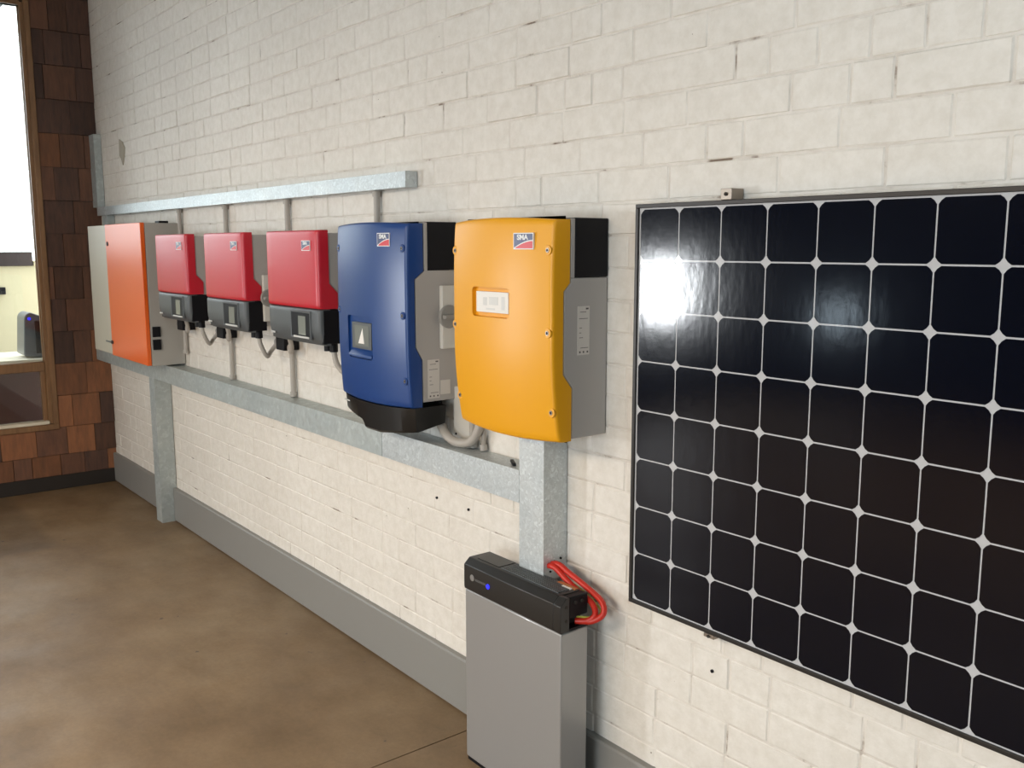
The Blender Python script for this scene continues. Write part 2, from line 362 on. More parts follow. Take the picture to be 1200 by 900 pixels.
# ------------------------------------------------------------ brick wall
CH = 0.0864; Z0 = -0.0014
cR, cU, cF, cP = _r, _u, _f, Vector((1.66905, -1.77552, 1.61228))
def px(p):
    d = Vector(p) - cP; w = d.dot(cF)
    return (600 + 1091.9 * d.dot(cR) / w, 450 - 1091.9 * d.dot(cU) / w) if w > 0.05 else None
explicit = {22: [-0.105, 0.11, 0.403, 0.546, 0.643, 0.87], 21: [-0.274, -0.035, 0.172, 0.281, 0.527, 0.765], 23: [-0.456, -0.337, -0.225, -0.113, 0.25, 0.343, 0.466, 0.588, 0.703, 0.812], 20: [-0.436, -0.197, 0.055, 0.379, 0.633, 0.874]}
bricks = []
for r in range(1, 40):
    z0 = Z0 + r * CH; z1 = z0 + CH
    if z1 > ZC: break
    ex = explicit.get(r - 0, None) if True else None
    xsj = []
    if ex:
        x = ex[0]
        while x > XL + 0.02: xsj.append(x); x -= rnd.choice((0.24, 0.24, 0.24, 0.12))
        xsj = xsj[::-1] + ex[1:]
        x = ex[-1]
    else:
        x = XL + (0.12 if r % 2 else 0.0) + rnd.random() * 0.03
        if x > XL + 0.05: xsj.append(x)
    while x < 3.2:
        x += rnd.choice((0.24, 0.24, 0.24, 0.24, 0.12)) + (rnd.random() - .5) * 0.006
        xsj.append(x)
    xsj = [XL] + [q for q in xsj if q > XL + 0.03]
    for a, b in zip(xsj[:-1], xsj[1:]): bricks.append((a, b, z0, z1))
boxes_hide = [(-0.01, 1.6, 0.69, 1.70), (-0.60, -0.15, 1.1, 1.68), (-1.30, -0.9, 1.05, 1.68)]
def brick_bm(a, b, z0, z1, bm=None, cheap=False):
    bm = bm or bmesh.new(); g = 0.0018 + rnd.random() * 0.0012; e = 0.0035
    proud = rnd.random() * 0.0009 + (0.0018 if rnd.random() < 0.12 else 0); tl = (rnd.random() - .5) * 0.0008; rot = (rnd.random() - .5) * 0.006
    u = [a + g, a + g + e, a + (b - a) * .35, a + (b - a) * .68, b - g - e, b - g]
    if b - a < 0.16: u = [a + g, a + g + e, (a + b) / 2, b - g - e, b - g]
    if cheap: u = [a + g, a + g + e, b - g - e, b - g]
    zc = (z0 + z1) / 2; v = [z0 + g, z0 + g + e * .8, zc, z1 - g - e, z1 - g]
    if cheap: v = [z0 + g, z0 + g + e * .8, z1 - g - e, z1 - g]
    grid = []
    for iz, zz in enumerate(v):
        row = []
        for ix, xx in enumerate(u):
            edge = ix in (0, len(u) - 1) or iz in (0, len(v) - 1)
            jj = 0.0016
            x_ = xx + (rnd.random() - .5) * jj; z_ = zz + (rnd.random() - .5) * jj + rot * (xx - (a + b) / 2)
            y_ = (0.0010 if edge else -0.0008 - proud + tl * (zz - zc) / 0.04 + (rnd.random() - .5) * 0.0005)
            row.append(bm.verts.new((x_, y_, z_)))
        grid.append(row)
    for i in range(len(v) - 1):
        for j in range(len(u) - 1): bm.faces.new((grid[i][j], grid[i][j + 1], grid[i + 1][j + 1], grid[i + 1][j]))
    # back rim so that the piece is a closed, solid brick face
    ring = [grid[0][j] for j in range(len(u))] + [grid[i][-1] for i in range(1, len(v))] + [grid[-1][j] for j in range(len(u) - 2, -1, -1)] + [grid[i][0] for i in range(len(v) - 2, 0, -1)]
    bk = [bm.verts.new((w.co.x, 0.006, w.co.z)) for w in ring]; n = len(ring)
    for i in range(n): bm.faces.new((ring[i], bk[i], bk[(i + 1) % n], ring[(i + 1) % n]))
    bm.faces.new(bk[::-1]); return bm
scored = []
for k, (a, b, z0, z1) in enumerate(bricks):
    xm, zm = (a + b) / 2, (z0 + z1) / 2; p = px((xm, 0, zm)); s = 0
    if p and -20 < p[0] < 1220 and -20 < p[1] < 920 and z1 > 0.20 and not any(h[0] < a and b < h[1] and h[2] < z0 and z1 < h[3] for h in boxes_hide):
        q0, q1, q2 = px((a, 0, z0)), px((b, 0, z0)), px((a, 0, z1))
        if q1 and q0: s = abs(q1[0] - q0[0]) * abs(q2[1] - q0[1])
    scored.append((s, k))
top = set(k for s, k in sorted(scored, reverse=True)[:300] if s > 0)
rest = bmesh.new()
for k, br in enumerate(bricks):
    if k in top: link('brick', brick_bm(*br), M['brick'], wall)
    else: brick_bm(*br, bm=rest, cheap=True)
o = link('brickwork', rest, M['brick'], wall); o['kind'] = 'stuff'
# plugged drill holes and the flaked patch
def disc_on_wall(name, x, z, r, m, y=-0.0065):
    return link(name, cyl((x, 0.002, z), (x, y, z), r, 10), m, wall)
for (x, z) in ((-0.999, 0.735), (-0.808, 0.735), (0.242, 0.552)): disc_on_wall('drill_hole', x, z, 0.0045, M['black'])
bm = prism([(-4.49, 2.27), (-4.43, 2.25), (-4.385, 2.21), (-4.41, 2.15), (-4.44, 2.11), (-4.47, 2.15), (-4.50, 2.17)], -0.0068, 0.002, 'y')
link('flaked_patch', bm, mat('bare_render', (0.40, 0.36, 0.29), 0.9), wall)

# ------------------------------------------------------------ galvanised trunking
def trunk_h(label, x0, x1, d, z0, z1, m, capr=True, capl=True):
    t = thing('cable_trunking', label, 'trunking', ((x0 + x1) / 2, 0, z0))
    link('trough', box(x0, x1, -d + 0.0015, -0.0045, z0 + 0.0015, z1 - 0.0015), m, t)
    link('lid', prism([(-d, z0), (-d, z1), (-d + 0.02, z1 + 0.001), (-d + 0.02, z1 - 0.001), (-d + 0.0012, z1 - 0.0012), (-d + 0.0012, z0 + 0.0012), (-d + 0.012, z0 + 0.001), (-d + 0.012, z0)], x0 + 0.0005, x1 - 0.0005, 'x'), m, t)
    if capr: link('end_cap', box(x1, x1 + 0.0015, -d, -0.0045, z0, z1), m, t)
    return t
trunk_h('long slim galvanised steel trunking running above the row of inverters', -4.905, -1.096, 0.052, 1.812, 1.866, M['galv'])
trunk_h('dull grey galvanised trunking under the orange and red units, left length of the lower run', -4.98, -1.2165, 0.095, 0.859, 0.958, M['galv_dull'], False)
trunk_h('spangled galvanised trunking below the blue unit, right length of the lower run', -1.2145, -0.4225, 0.095, 0.859, 0.958, M['galv'], False)
def trunk_v(label, x0, x1, d, z0, z1, m):
    t = thing('cable_trunking', label, 'trunking', ((x0 + x1) / 2, 0, z0))
    link('trough', box(x0 + .0015, x1 - .0015, -d + 0.0015, -0.0045, z0, z1), m, t)
    link('lid', prism([(x0, -d), (x1, -d), (x1, -d + .014), (x1 - .0012, -d + .014), (x1 - .0012, -d + .0012), (x0 + .0012, -d + .0012), (x0 + .0012, -d + .014), (x0, -d + .014)], z0 + 0.001, z1 - .001, 'z'), m, t)
    return t
dr = trunk_v('upright galvanised trunking from the yellow inverter down to the battery', -0.4215, -0.310, 0.095, 0.648, 1.094, M['galv'])
for (y, z) in ((-0.028, 0.705), (-0.052, 0.70), (-0.020, 0.675), (-0.068, 0.672)):
    link('hole_disc', cyl((-0.312, y, z), (-0.3085, y, z), 0.0035, 10), M['black'], dr)  # black discs stand in for the dark holes near the trunking's lower end
trunk_v('upright galvanised trunking standing on the floor below the orange cabinet', -3.868, -3.771, 0.097, 0.0, 0.859, M['galv_dull'])
trunk_v('short upright trunking in the room corner above the long upper run', -5.003, -4.89, 0.050, 1.868, 2.335, M['galv_dull'])
trunk_v('short upright trunking between the upper run and the orange cabinet', -4.80, -4.695, 0.050, 1.742, 1.810, M['galv_dull'])

# ------------------------------------------------------------ conduits
def conduit(x, z0, z1, label, x2=None, r=0.0115):
    t = thing('conduit', label, 'conduit', (x, 0, z0))
    x2 = x if x2 is None else x2
    link('pipe', cyl((x2, -0.019, z0), (x, -0.019, z1), r, 16), M['conduit'], t, smooth=True)
    for z in (z0, z1 - 0.02):
        xx = x2 if z == z0 else x
        link('collar', cyl((xx, -0.019, z), (xx, -0.019, z + 0.02), r + 0.004, 16), M['conduit'], t, smooth=True)
    return t
conduit(-3.44, 1.03, 1.811, 'thin grey conduit beside the right side of the orange cabinet', r=0.011)
conduit(-2.79, 0.960, 1.811, 'grey conduit running behind the middle red inverter')
conduit(-2.10, 0.960, 1.811, 'grey conduit running behind the right-hand red inverter')
conduit(-1.345, 0.960, 1.811, 'grey conduit running behind the left edge of the blue inverter')
conduit(-0.758, 0.960, 1.15, 'first short grey conduit between yellow inverter and lower trunking', r=0.012)
conduit(-0.700, 0.960, 1.15, 'second thinner grey conduit under the yellow inverter', r=0.008)

# ------------------------------------------------------------ shared fittings
def badge(parent, x0, x1, z0, z1, y, ang=0.0):
    w, h = x1 - x0, z1 - z0
    b = link('badge', box(x0, x1, y - 0.0012, y + 0.004, z0, z1), M['white'], parent)
    pad = w * 0.035
    n = 12; cur = [(x0 + pad + (w - 2 * pad) * i / n, z0 + h * (0.06 + 0.46 * (1 - (1 - i / n) ** 1.8))) for i in range(n + 1)]
    up = [(x0 + pad, z1 - pad)] + [(x, z + h * 0.05) for x, z in cur] + [(x1 - pad, z1 - pad)]
    link('badge_field', prism(up, y - 0.0018, y - 0.001, 'y'), M['logo_blue'], b)
    lo = [(x, z - h * 0.02) for x, z in cur[1:]] + [(x1 - pad, z0 + pad), (x0 + w * .12, z0 + pad)]
    link('badge_wave', prism(lo, y - 0.0018, y - 0.001, 'y'), M['logo_red'], b)
    link('lettering', text_bm('SMA', h * 0.44, 0.0003, ((x0 + x1) / 2 - w * 0.03, y - 0.0022, z0 + h * 0.72), sx=1.1), M['white'], b)
    if ang:
        piv = Vector(((x0 + x1) / 2, y, 0)) - OFF[b.name]; piv.z = 0
        R_ = Matrix.Translation(piv) @ Matrix.Rotation(ang, 4, 'Z') @ Matrix.Translation(-piv)
        for q in [b] + list(b.children): q.data.transform(R_)
    return b
def screw(parent, x, y, z, m, s=1.0):
    k = link('screw_cup', cyl((x, y - 0.0016, z), (x, y + 0.006, z), 0.0135 * s, 18), m, parent, bevel=0.001)
    link('screw', cyl((x, y - 0.0030, z), (x, y + 0.001, z), 0.0062 * s, 14), M['screw'], k, smooth=True)
    link('screw_slot', cyl((x, y - 0.0034, z), (x, y - 0.0020, z), 0.0036 * s, 6), M['black'], k)
def spec_label(parent, X, y0, y1, z0, z1):
    # sticker on a side face (normal +x), tiny unreadable print as rules and marks
    b = link('label', box(X - 0.001, X + 0.0008, y0, y1, z0, z1), M['label_grey'], parent)
    w, h = y1 - y0, z1 - z0; bm = bmesh.new()
    box(X, X + 0.0012, y0 + w * .68, y0 + w * .9, z0 + h * .93, z0 + h * .965, bm)
    for f, a, c in ((.875, .2, .7), (.74, .12, .85), (.55, .15, .35), (.45, .15, .3), (.35, .15, .45), (.14, .25, .9)):
        box(X, X + 0.0012, y0 + w * a, y0 + w * c, z0 + h * f, z0 + h * (f + .012), bm)
    for a in (.15, .45, .78): box(X, X + 0.0012, y0 + w * a, y0 + w * (a + .12), z0 + h * .04, z0 + h * .08, bm)
    link('print', bm, M['ink'], b)['kind'] = 'stuff'; return b
def rotary_switch(parent, X, y0, y1, z0, z1):
    b = link('isolator_plate', box(X - 0.002, X + 0.016, y0, y1, z0, z1), M['switch_white'], parent, bevel=0.003)
    yc, zc = (y0 + y1) / 2 - 0.006, (z0 + z1) / 2 + 0.002
    link('knob_base', cyl((X + 0.012, yc, zc), (X + 0.026, yc, zc), 0.038, 28), M['switch_grey'], b, bevel=0.003)
    link('knob_grip', box(X + 0.024, X + 0.044, yc - 0.030, yc + 0.030, zc - 0.007, zc + 0.007), M['switch_grey'], b, bevel=0.003)
    return b

def lofted_cover(x0, x1, z0, z1, rear, front, R=0.014, arch=0.006, nz=30, nu=14, zs_extra=()):
    """front cover as a shell closed at the back; rear(z) and front(u,z) give y"""
    bm = bmesh.new(); zs = sorted(set([z0 + (z1 - z0) * i / nz for i in range(nz + 1)] + list(zs_extra)))
    zs = [z0, z0 + 0.002, z0 + 0.006] + [z for z in zs if z0 + 0.010 < z < z1 - 0.010] + [z1 - 0.006, z1 - 0.002, z1]
    rings = []
    for z in zs:
        e = min(z - z0, z1 - z); ins = 0.0
        if e < 0.010: ins = 0.008 * (1 - math.sqrt(max(0, 1 - (1 - e / 0.010) ** 2)))
        pts = []
        yr = rear(z); 
        def zz(u):
            t = (z - z0) / (z1 - z0); return z + arch * (1 - u * u) * ((t - .5) * 2)
        pts.append((x0, yr, -1))
        yl = front(-1, z); 
        for i in range(5):
            a = PI / 2 * i / 4; pts.append((x0 + R * (1 - math.cos(a)), yl + ins + R * (1 - math.sin(a)), -1))
        for i in range(1, nu):
            u = -1 + 2 * i / nu; xx = x0 + R + (x1 - x0 - 2 * R) * (u + 1) / 2; pts.append((xx, front(u, z) + ins, u))
        yq = front(1, z)
        for i in range(5):
            a = PI / 2 * (4 - i) / 4; pts.append((x1 - R * (1 - math.cos(a)), yq + ins + R * (1 - math.sin(a)), 1))
        pts.append((x1, yr, 1))
        rings.append([bm.verts.new((p[0], p[1], zz(p[2]))) for p in pts])
    for a, b in zip(rings[:-1], rings[1:]):
        for j in range(len(a) - 1): bm.faces.new((a[j], a[j + 1], b[j + 1], b[j]))
        bm.faces.new((a[-1], a[0], b[0], b[-1]))
    bm.faces.new(rings[0]); bm.faces.new(rings[-1]); return bm
def lerp_tab(tab):
    def f(z):
        if z <= tab[0][0]: return tab[0][1]
        for (a, ya), (b, yb) in zip(tab[:-1], tab[1:]):
            if z <= b: return ya + (yb - ya) * (z - a) / (b - a)
        return tab[-1][1]
    return f

# ------------------------------------------------------------ yellow inverter
def big_body(t, x0, x1, z0, z1, ztop, tab, gap=0.004):
    rear = lerp_tab(tab)
    pts = [(-0.0045, z0), (-0.0045, ztop)] + [(rear(z) + gap, z) for z in [ztop] + [p[0] for p in reversed(tab) if z0 < p[0] < ztop] + [z0]]
    link('housing', prism(pts, x0 + 0.003, x1 - 0.001, 'x'), M['body_grey'], t, bevel=0.003)
    # forward lip of the housing beside the black top, and the dark seal behind the cover
    link('housing_rim', box(x0 + 0.004, x1 - 0.0005, rear(ztop + .02) + gap, rear(ztop + .02) + gap + 0.014, ztop, z1), M['body_grey'], t, bevel=0.002)
    link('seal', prism([(-0.03, z0 + .01), (-0.03, z1 - .01), (rear(z1) - 0.01, z1 - .01)] + [(rear(p[0]) - 0.01, p[0]) for p in reversed(tab)] + [(rear(z0) - 0.01, z0 + .01)], x0 + 0.008, x1 - 0.006, 'x'), M['black'], t)
    hs = link('heat_sink_cover', box(x0 + 0.002, x1, rear(ztop + .02) + gap + 0.0145, -0.0045, ztop + 0.001, z1 + 0.002), M['black'], t, bevel=0.003)
    return rear
yx0, yx1 = -0.600, -0.153
t = thing('inverter', 'large yellow inverter with white label window, rightmost of the wall units', 'inverter', (-0.38, 0, 1.095))
ytab = [(1.09, -0.133), (1.238, -0.133), (1.276, -0.164), (1.495, -0.164), (1.517, -0.142), (1.69, -0.142)]
rear = big_body(t, yx0, yx1, 1.100, 1.684, 1.530, ytab)
def yfront(u, z):
    v = (z - 1.095) / 0.59
    return -0.204 - 0.022 * (1 - u * u) + 0.026 * max(0, 1 - v / 0.45) ** 2 + 0.012 * max(0, (v - .7) / .3) ** 2 * 0.6
cv = link('front_cover', lofted_cover(yx0, yx1, 1.095, 1.681, rear, yfront, 0.012, 0.008, 30, 16, [p[0] for p in ytab]), M['yellow'], t, smooth=True)
# recessed label window
u = -0.05
def frame_ring(x0, x1, z0, z1, w, y0, y1, bm=None):
    bm = bm or bmesh.new()
    O = [(x0, z0), (x1, z0), (x1, z1), (x0, z1)]; I = [(x0 + w, z0 + w), (x1 - w, z0 + w), (x1 - w, z1 - w), (x0 + w, z1 - w)]
    vo = [bm.verts.new((p[0], y1, p[1])) for p in O]; vf = [bm.verts.new((p[0] + (w * .35 if p[0] == x0 else -w * .35), y0, p[1] + (w * .35 if p[1] == z0 else -w * .35))) for p in O]
    vi = [bm.verts.new((p[0], y0 + 0.0015, p[1])) for p in I]; vb = [bm.verts.new((p[0], y1, p[1])) for p in I]
    for i in range(4):
        k = (i + 1) % 4
        bm.faces.new((vo[i], vo[k], vf[k], vf[i])); bm.faces.new((vf[i], vf[k], vi[k], vi[i])); bm.faces.new((vi[i], vi[k], vb[k], vb[i])); bm.faces.new((vo[i], vo[k], vb[k], vb[i]))
    return bm
dx0, dx1, dz0, dz1 = -0.478, -0.306, 1.418, 1.500
yf = -0.222
def recess_cut(cover, x0, x1, z0, z1, y, depth, parent, m):
    """cuts a shallow pocket with rounded corners into a cover"""
    cb = bmesh.new(); r = 0.012; pts = []
    for (cx, cz, a0) in ((x1 - r, z1 - r, 0), (x0 + r, z1 - r, PI / 2), (x0 + r, z0 + r, PI), (x1 - r, z0 + r, 3 * PI / 2)):
        for i in range(5): a = a0 + PI / 2 * i / 4; pts.append((cx + r * math.cos(a), cz + r * math.sin(a)))
    prism(pts, y - 0.06, y + depth, 'y', cb)
    off = OFF.get(cover.name, Vector()); bmesh.ops.translate(cb, verts=cb.verts, vec=-off); bmesh.ops.recalc_face_normals(cb, faces=cb.faces)
    me = bpy.data.meshes.new('cut'); cb.to_mesh(me); cb.free(); co = bpy.data.objects.new('cut', me); C.objects.link(co)
    co.parent = parent
    md = cover.modifiers.new('cut', 'BOOLEAN'); md.operation = 'DIFFERENCE'; md.object = co; md.solver = 'EXACT'
    bpy.context.view_layer.update()
    dg = bpy.context.evaluated_depsgraph_get(); ne = bpy.data.meshes.new_from_object(cover.evaluated_get(dg))
    cover.modifiers.clear(); ne.materials.clear(); ne.materials.append(m); cover.data = ne
    for p in ne.polygons: p.use_smooth = True
    ne.set_sharp_from_angle(angle=0.6); bpy.data.objects.remove(co)
recess_cut(cv, dx0, dx1, dz0, dz1, -0.2095, 0.0, t, M['yellow'])
lb = link('window_label', box(dx0 + 0.021, dx1 - 0.006, -0.2215, -0.208, dz0 + 0.013, dz1 - 0.012), M['paper'], t)
bm = bmesh.new()
for a, b_, c, d in ((-0.425, -0.408, 1.450, 1.472), (-0.398, -0.357, 1.452, 1.474), (-0.412, -0.372, 1.438, 1.443), (-0.342, -0.328, 1.440, 1.476)): box(a, b_, -0.2220, -0.2214, c, d, bm)
link('print', bm, mat('pale_print', (0.66, 0.66, 0.64), 0.6), lb)['kind'] = 'stuff'
badge(t, -0.287, -0.214, 1.604, 1.647, -0.2185, 0.115)
for (x, z) in ((-0.170, 1.602), (-0.168, 1.388), (-0.166, 1.177), (-0.584, 1.600), (-0.584, 1.386), (-0.580, 1.174)):
    uu = (x - (yx0 + yx1) / 2) / 0.21; screw(t, x, yfront(max(-1, min(1, uu)), z), z, M['yellow'])
spec_label(t, yx1 - 0.001, -0.113, -0.070, 1.325, 1.455)

# ------------------------------------------------------------ blue inverter
bx0, bx1 = -1.325, -0.862
t = thing('inverter', 'large blue inverter with black base cap between red and yellow units', 'inverter', (-1.09, 0, 1.0))
btab = [(1.09, -0.146), (1.246, -0.146), (1.289, -0.170), (1.508, -0.170), (1.533, -0.136), (1.69, -0.136)]
rear = big_body(t, bx0, bx1, 1.108, 1.688, 1.535, btab)
def bfront(u, z):
    v = (z - 1.09) / 0.6
    return -0.200 - 0.020 * (1 - u * u) + 0.010 * max(0, 1 - v / 0.4) ** 2 + 0.006 * max(0, (v - .7) / .3) ** 2
cv = link('front_cover', lofted_cover(bx0, bx1, 1.092, 1.684, rear, bfront, 0.012, 0.007, 30, 16, [p[0] for p in btab]), M['blue'], t, smooth=True)
recess_cut(cv, -1.228, -1.052, 1.232, 1.378, -0.204, 0.0, t, M['blue'])
d = link('display', box(-1.197, -1.066, -0.2145, -0.203, 1.266, 1.356), M['charcoal'], t, bevel=0.001)
s = link('screen', box(-1.175, -1.080, -0.2155, -0.213, 1.277, 1.346), M['screen'], d)
link('reflector_icon', prism([(-1.152, 1.284), (-1.112, 1.284), (-1.122, 1.337)], -0.2160, -0.2150, 'y'), M['paper'], d)
link('lip', prism([(-0.2042, 1.262), (-0.2185, 1.246), (-0.2195, 1.238), (-0.2042, 1.238)], -1.215, -1.060, 'x'), M['blue'], t, bevel=0.001)
badge(t, -1.010, -0.942, 1.612, 1.655, -0.2125, 0.09)
# black base cap with its tongue
cap = []
bm = bmesh.new()
def cap_z(x):
    f = (x - bx0) / (bx1 - bx0)
    if f < 0.36: return 1.036 - 0.07 * f
    if f < 0.40: return 1.0108 - 0.60 * (f - 0.36)
    if f < 0.6: return 0.9868
    return 0.9868 + 0.06 * (f - 0.6)
n = 40; top_, botf, botb = [], [], []
for i in range(n + 1):
    x = bx0 + (bx1 - bx0) * i / n; uu = -1 + 2 * i / n
    yfz = bfront(uu, 1.092) + (0.014 * (abs(uu) ** 8))
    zc = cap_z(x)
    top_.append((bm.verts.new((x, yfz + 0.001, 1.0905 - 0.007 * (1 - uu * uu))), bm.verts.new((x, -0.052, 1.0905))))
    botf.append(bm.verts.new((x, yfz + 0.006, zc + 0.008))); botb.append((bm.verts.new((x, yfz + 0.014, zc)), bm.verts.new((x, -0.058, zc + 0.02))))
for i in range(n):
    bm.faces.new((top_[i][0], top_[i + 1][0], botf[i + 1], botf[i])); bm.faces.new((botf[i], botf[i + 1], botb[i + 1][0], botb[i][0]))
    bm.faces.new((botb[i][0], botb[i + 1][0], botb[i + 1][1], botb[i][1])); bm.faces.new((botb[i][1], botb[i + 1][1], top_[i + 1][1], top_[i][1]))
    bm.faces.new((top_[i][1], top_[i + 1][1], top_[i + 1][0], top_[i][0]))
for i in (0, n): bm.faces.new((top_[i][0], botf[i], botb[i][0], botb[i][1], top_[i][1]))
cp = link('base_cap', bm, M['black_gloss'], t, smooth=True)
link('print', box(-1.300, -1.258, bfront(-.8, 1.092) + 0.001, bfront(-.8, 1.092) + 0.007, 1.067, 1.071), M['faint_ink'], cp)
for (x, z) in ((-0.884, 1.606), (-0.884, 1.392), (-0.882, 1.180), (-1.304, 1.606), (-1.304, 1.392)):
    uu = (x - (bx0 + bx1) / 2) / 0.22; screw(t, x, bfront(max(-1, min(1, uu)), z), z, M['blue'], 0.95)
spec_label(t, bx1 - 0.001, -0.124, -0.078, 1.118, 1.246)
o = link('label', box(bx1 - 0.002, bx1 + 0.0006, -0.074, -0.036, 1.128, 1.175), M['label_grey'], t)
rotary_switch(t, bx1 - 0.001, -0.074, -0.014, 1.280, 1.486)
for k in range(2): link('gland', cyl((-0.93 - 0.05 * k, -0.04, 1.06), (-0.93 - 0.05 * k, -0.04, 1.110), 0.014, 14), M['black'], t, smooth=True)

# ------------------------------------------------------------ red inverters
rw = 0.452
def make_red():
    x0, x1 = -rw / 2, rw / 2; t = thing('inverter', '', 'inverter', (0, 0, 0), 'three red wall inverters')
    seam = 1.380; zt, zb = 1.672, 1.243
    tab = [(1.24, -0.118), (1.440, -0.118), (1.475, -0.152), (1.68, -0.152)]; rear = lerp_tab(tab)
    # shoulders: the lower rear flares outwards towards the wall
    def fr(u, z): return -0.198 - 0.004 * (1 - u * u)
    link('front_cover', lofted_cover(x0, x1, seam + 0.001, zt, rear, fr, 0.016, 0.0, 18, 8, [1.44, 1.475]), M['red'], t, smooth=True)
    def fr2(u, z):
        v = (z - zb) / (seam - zb); return -0.1965 - 0.004 * (1 - u * u) + 0.020 * max(0, 1 - v / .5) ** 2
    low = link('lower_cover', lofted_cover(x0 + 0.001, x1 - 0.001, zb, seam - 0.001, lambda z: -0.150, fr2, 0.016, 0.0, 8, 8), M['charcoal'], t, smooth=True)
    link('side_shell', box(x0 + 0.002, x1 - 0.0008, -0.1805, -0.098, zb + 0.006, seam - 0.0015), M['black'], t, bevel=0.003)
    pts = [(-0.0045, 1.268), (-0.0045, 1.662), (-0.151, 1.662), (-0.151, 1.475), (-0.117, 1.440), (-0.117, 1.268)]
    link('housing', prism(pts, x0 + 0.004, x1 - 0.004, 'x'), M['body_grey'], t, bevel=0.003)
    for x in (x1 - 0.03, x1 - 0.075):
        link('gland', cyl((x, -0.125, 1.216), (x, -0.125, 1.256), 0.016, 12), M['black'], t, smooth=True)
    dx = -0.000
    rc = link('display_bezel', frame_ring(dx - 0.010, dx + 0.165, 1.262, 1.372, 0.010, -0.2035, -0.196), M['charcoal'], t, bevel=0.001)
    link('display_recess', box(dx - 0.002, dx + 0.157, -0.2020, -0.197, 1.270, 1.364), M['black'], t)
    link('screen', box(dx + 0.060, dx + 0.122, -0.2028, -0.2005, 1.278, 1.350), M['screen'], t)
    link('lip', box(dx + 0.02, dx + 0.15, -0.2045, -0.2025, 1.266, 1.273), M['faint_ink'], t)
    badge(t, x1 - 0.118, x1 - 0.048, 1.596, 1.634, -0.2012)
    link('print', box(x0 + 0.022, x0 + 0.062, -0.1985, -0.195, 1.268, 1.275), M['faint_ink'], low)
    return t
proto = make_red()
for i, (xc, lab) in enumerate(((-3.085, 'red inverter with grey base nearest the orange cabinet, first of three'), (-2.395, 'red inverter with grey base in the middle of the three red ones'), (-1.703, 'red inverter with grey base right beside the blue inverter'))):
    o = proto if i == 0 else copy_tree(proto)
    o.location = (xc, 0, 0); o['label'] = lab
# isolator on the side of the middle red unit
def isolator(x, label):
    t = thing('isolator_switch', label, 'switch', (x, 0, 1.29)); rotary_switch(t, x, -0.115, -0.058, 1.290, 1.490)
isolator(-2.395 + rw / 2 - 0.002, 'white rotary isolator on the side of the middle red inverter')
# junction blocks and flexible loops below the red units
for k, (xc, cx, where) in enumerate(((-3.085, -3.44, 'left'), (-2.395, -2.79, 'middle'), (-1.703, -2.10, 'right-hand'))):
    jx = cx if k else -3.50 + 0.14
    t = thing('junction_box', 'small black junction box under the %s red inverter' % where, 'junction box', (jx, 0, 1.17))
    link('box_body', box(jx - 0.040, jx + 0.042, -0.075, -0.0045, 1.168, 1.232), M['black'], t, bevel=0.003)
    link('gland', cyl((jx - 0.085, -0.045, 1.196), (jx - 0.038, -0.045, 1.196), 0.019, 14), M['switch_grey'], t, smooth=True)
    if k < 2:
        gx = xc + rw / 2 - 0.03; nx = (-2.79, -2.10)[k] - 0.085
        tag(link('flexible_conduit', tube([(gx, -0.125, 1.218), (gx + 0.010, -0.122, 1.185), (gx + (nx - gx) * .45, -0.095, 1.135), (nx - 0.045, -0.060, 1.150), (nx - 0.012, -0.047, 1.185), (nx + 0.004, -0.045, 1.196)], 0.0095, 10, 10, 0.06), M['conduit'], smooth=True),
            'grey flexible conduit looping from the %s red inverter to the next unit' % where, 'conduit')
    tag(link('cable_hook', tube([(jx + 0.035, -0.05, 1.19), (jx + 0.062, -0.055, 1.165), (jx + 0.090, -0.062, 1.185), (jx + 0.098, -0.075, 1.235)], 0.010, 10, 6), M['conduit'], smooth=True),
        'short bent grey cable entering the underside of the %s red inverter' % where, 'cable')
gx = -1.703 + rw / 2 - 0.03
tag(link('flexible_conduit', tube([(gx, -0.125, 1.218), (gx + 0.02, -0.120, 1.165), (gx + 0.09, -0.095, 1.115), (gx + 0.17, -0.06, 1.09), (gx + 0.23, -0.05, 1.11)], 0.011, 10, 10, 0.06), M['conduit'], smooth=True),
    'grey flexible conduit from the right-hand red inverter passing behind the blue one', 'conduit')
# pipes below the blue unit
tag(link('flexible_conduit', tube([(-0.930, -0.040, 1.062), (-0.905, -0.052, 1.035), (-0.860, -0.062, 1.000), (-0.800, -0.062, 0.978), (-0.735, -0.050, 0.985), (-0.705, -0.040, 1.020), (-0.700, -0.03, 1.06)], 0.015, 12, 10, 0.04), M['conduit'], smooth=True),
    'thick grey flexible conduit curving under the blue inverter towards the yellow one', 'conduit')
tag(link('flexible_conduit', tube([(-0.980, -0.040, 1.062), (-0.955, -0.028, 1.030), (-0.915, -0.022, 0.995), (-0.900, -0.022, 0.960)], 0.012, 12, 8, 0.04), M['conduit'], smooth=True),
    'thin grey flexible conduit dropping from the blue inverter into the trunking', 'conduit')
t = thing('wall_box', 'pale grey wall junction box behind the pipes below the blue inverter', 'junction box', (-0.80, 0, 0.99))
link('box_body', box(-0.87, -0.78, -0.018, -0.0045, 0.965, 1.15), M['switch_white'], t, bevel=0.003)
link('screw', cyl((-0.855, -0.020, 0.990), (-0.855, -0.017, 0.990), 0.004, 8), M['black'], t)
tag(link('cable_clip', prism([(-0.52, -0.052), (-0.47, -0.082), (-0.462, -0.074), (-0.512, -0.044)], 0.9595, 0.968, 'z'), M['black'], bevel=0.002),
    'small black cable clip lying on the end of the lower trunking', 'clip')

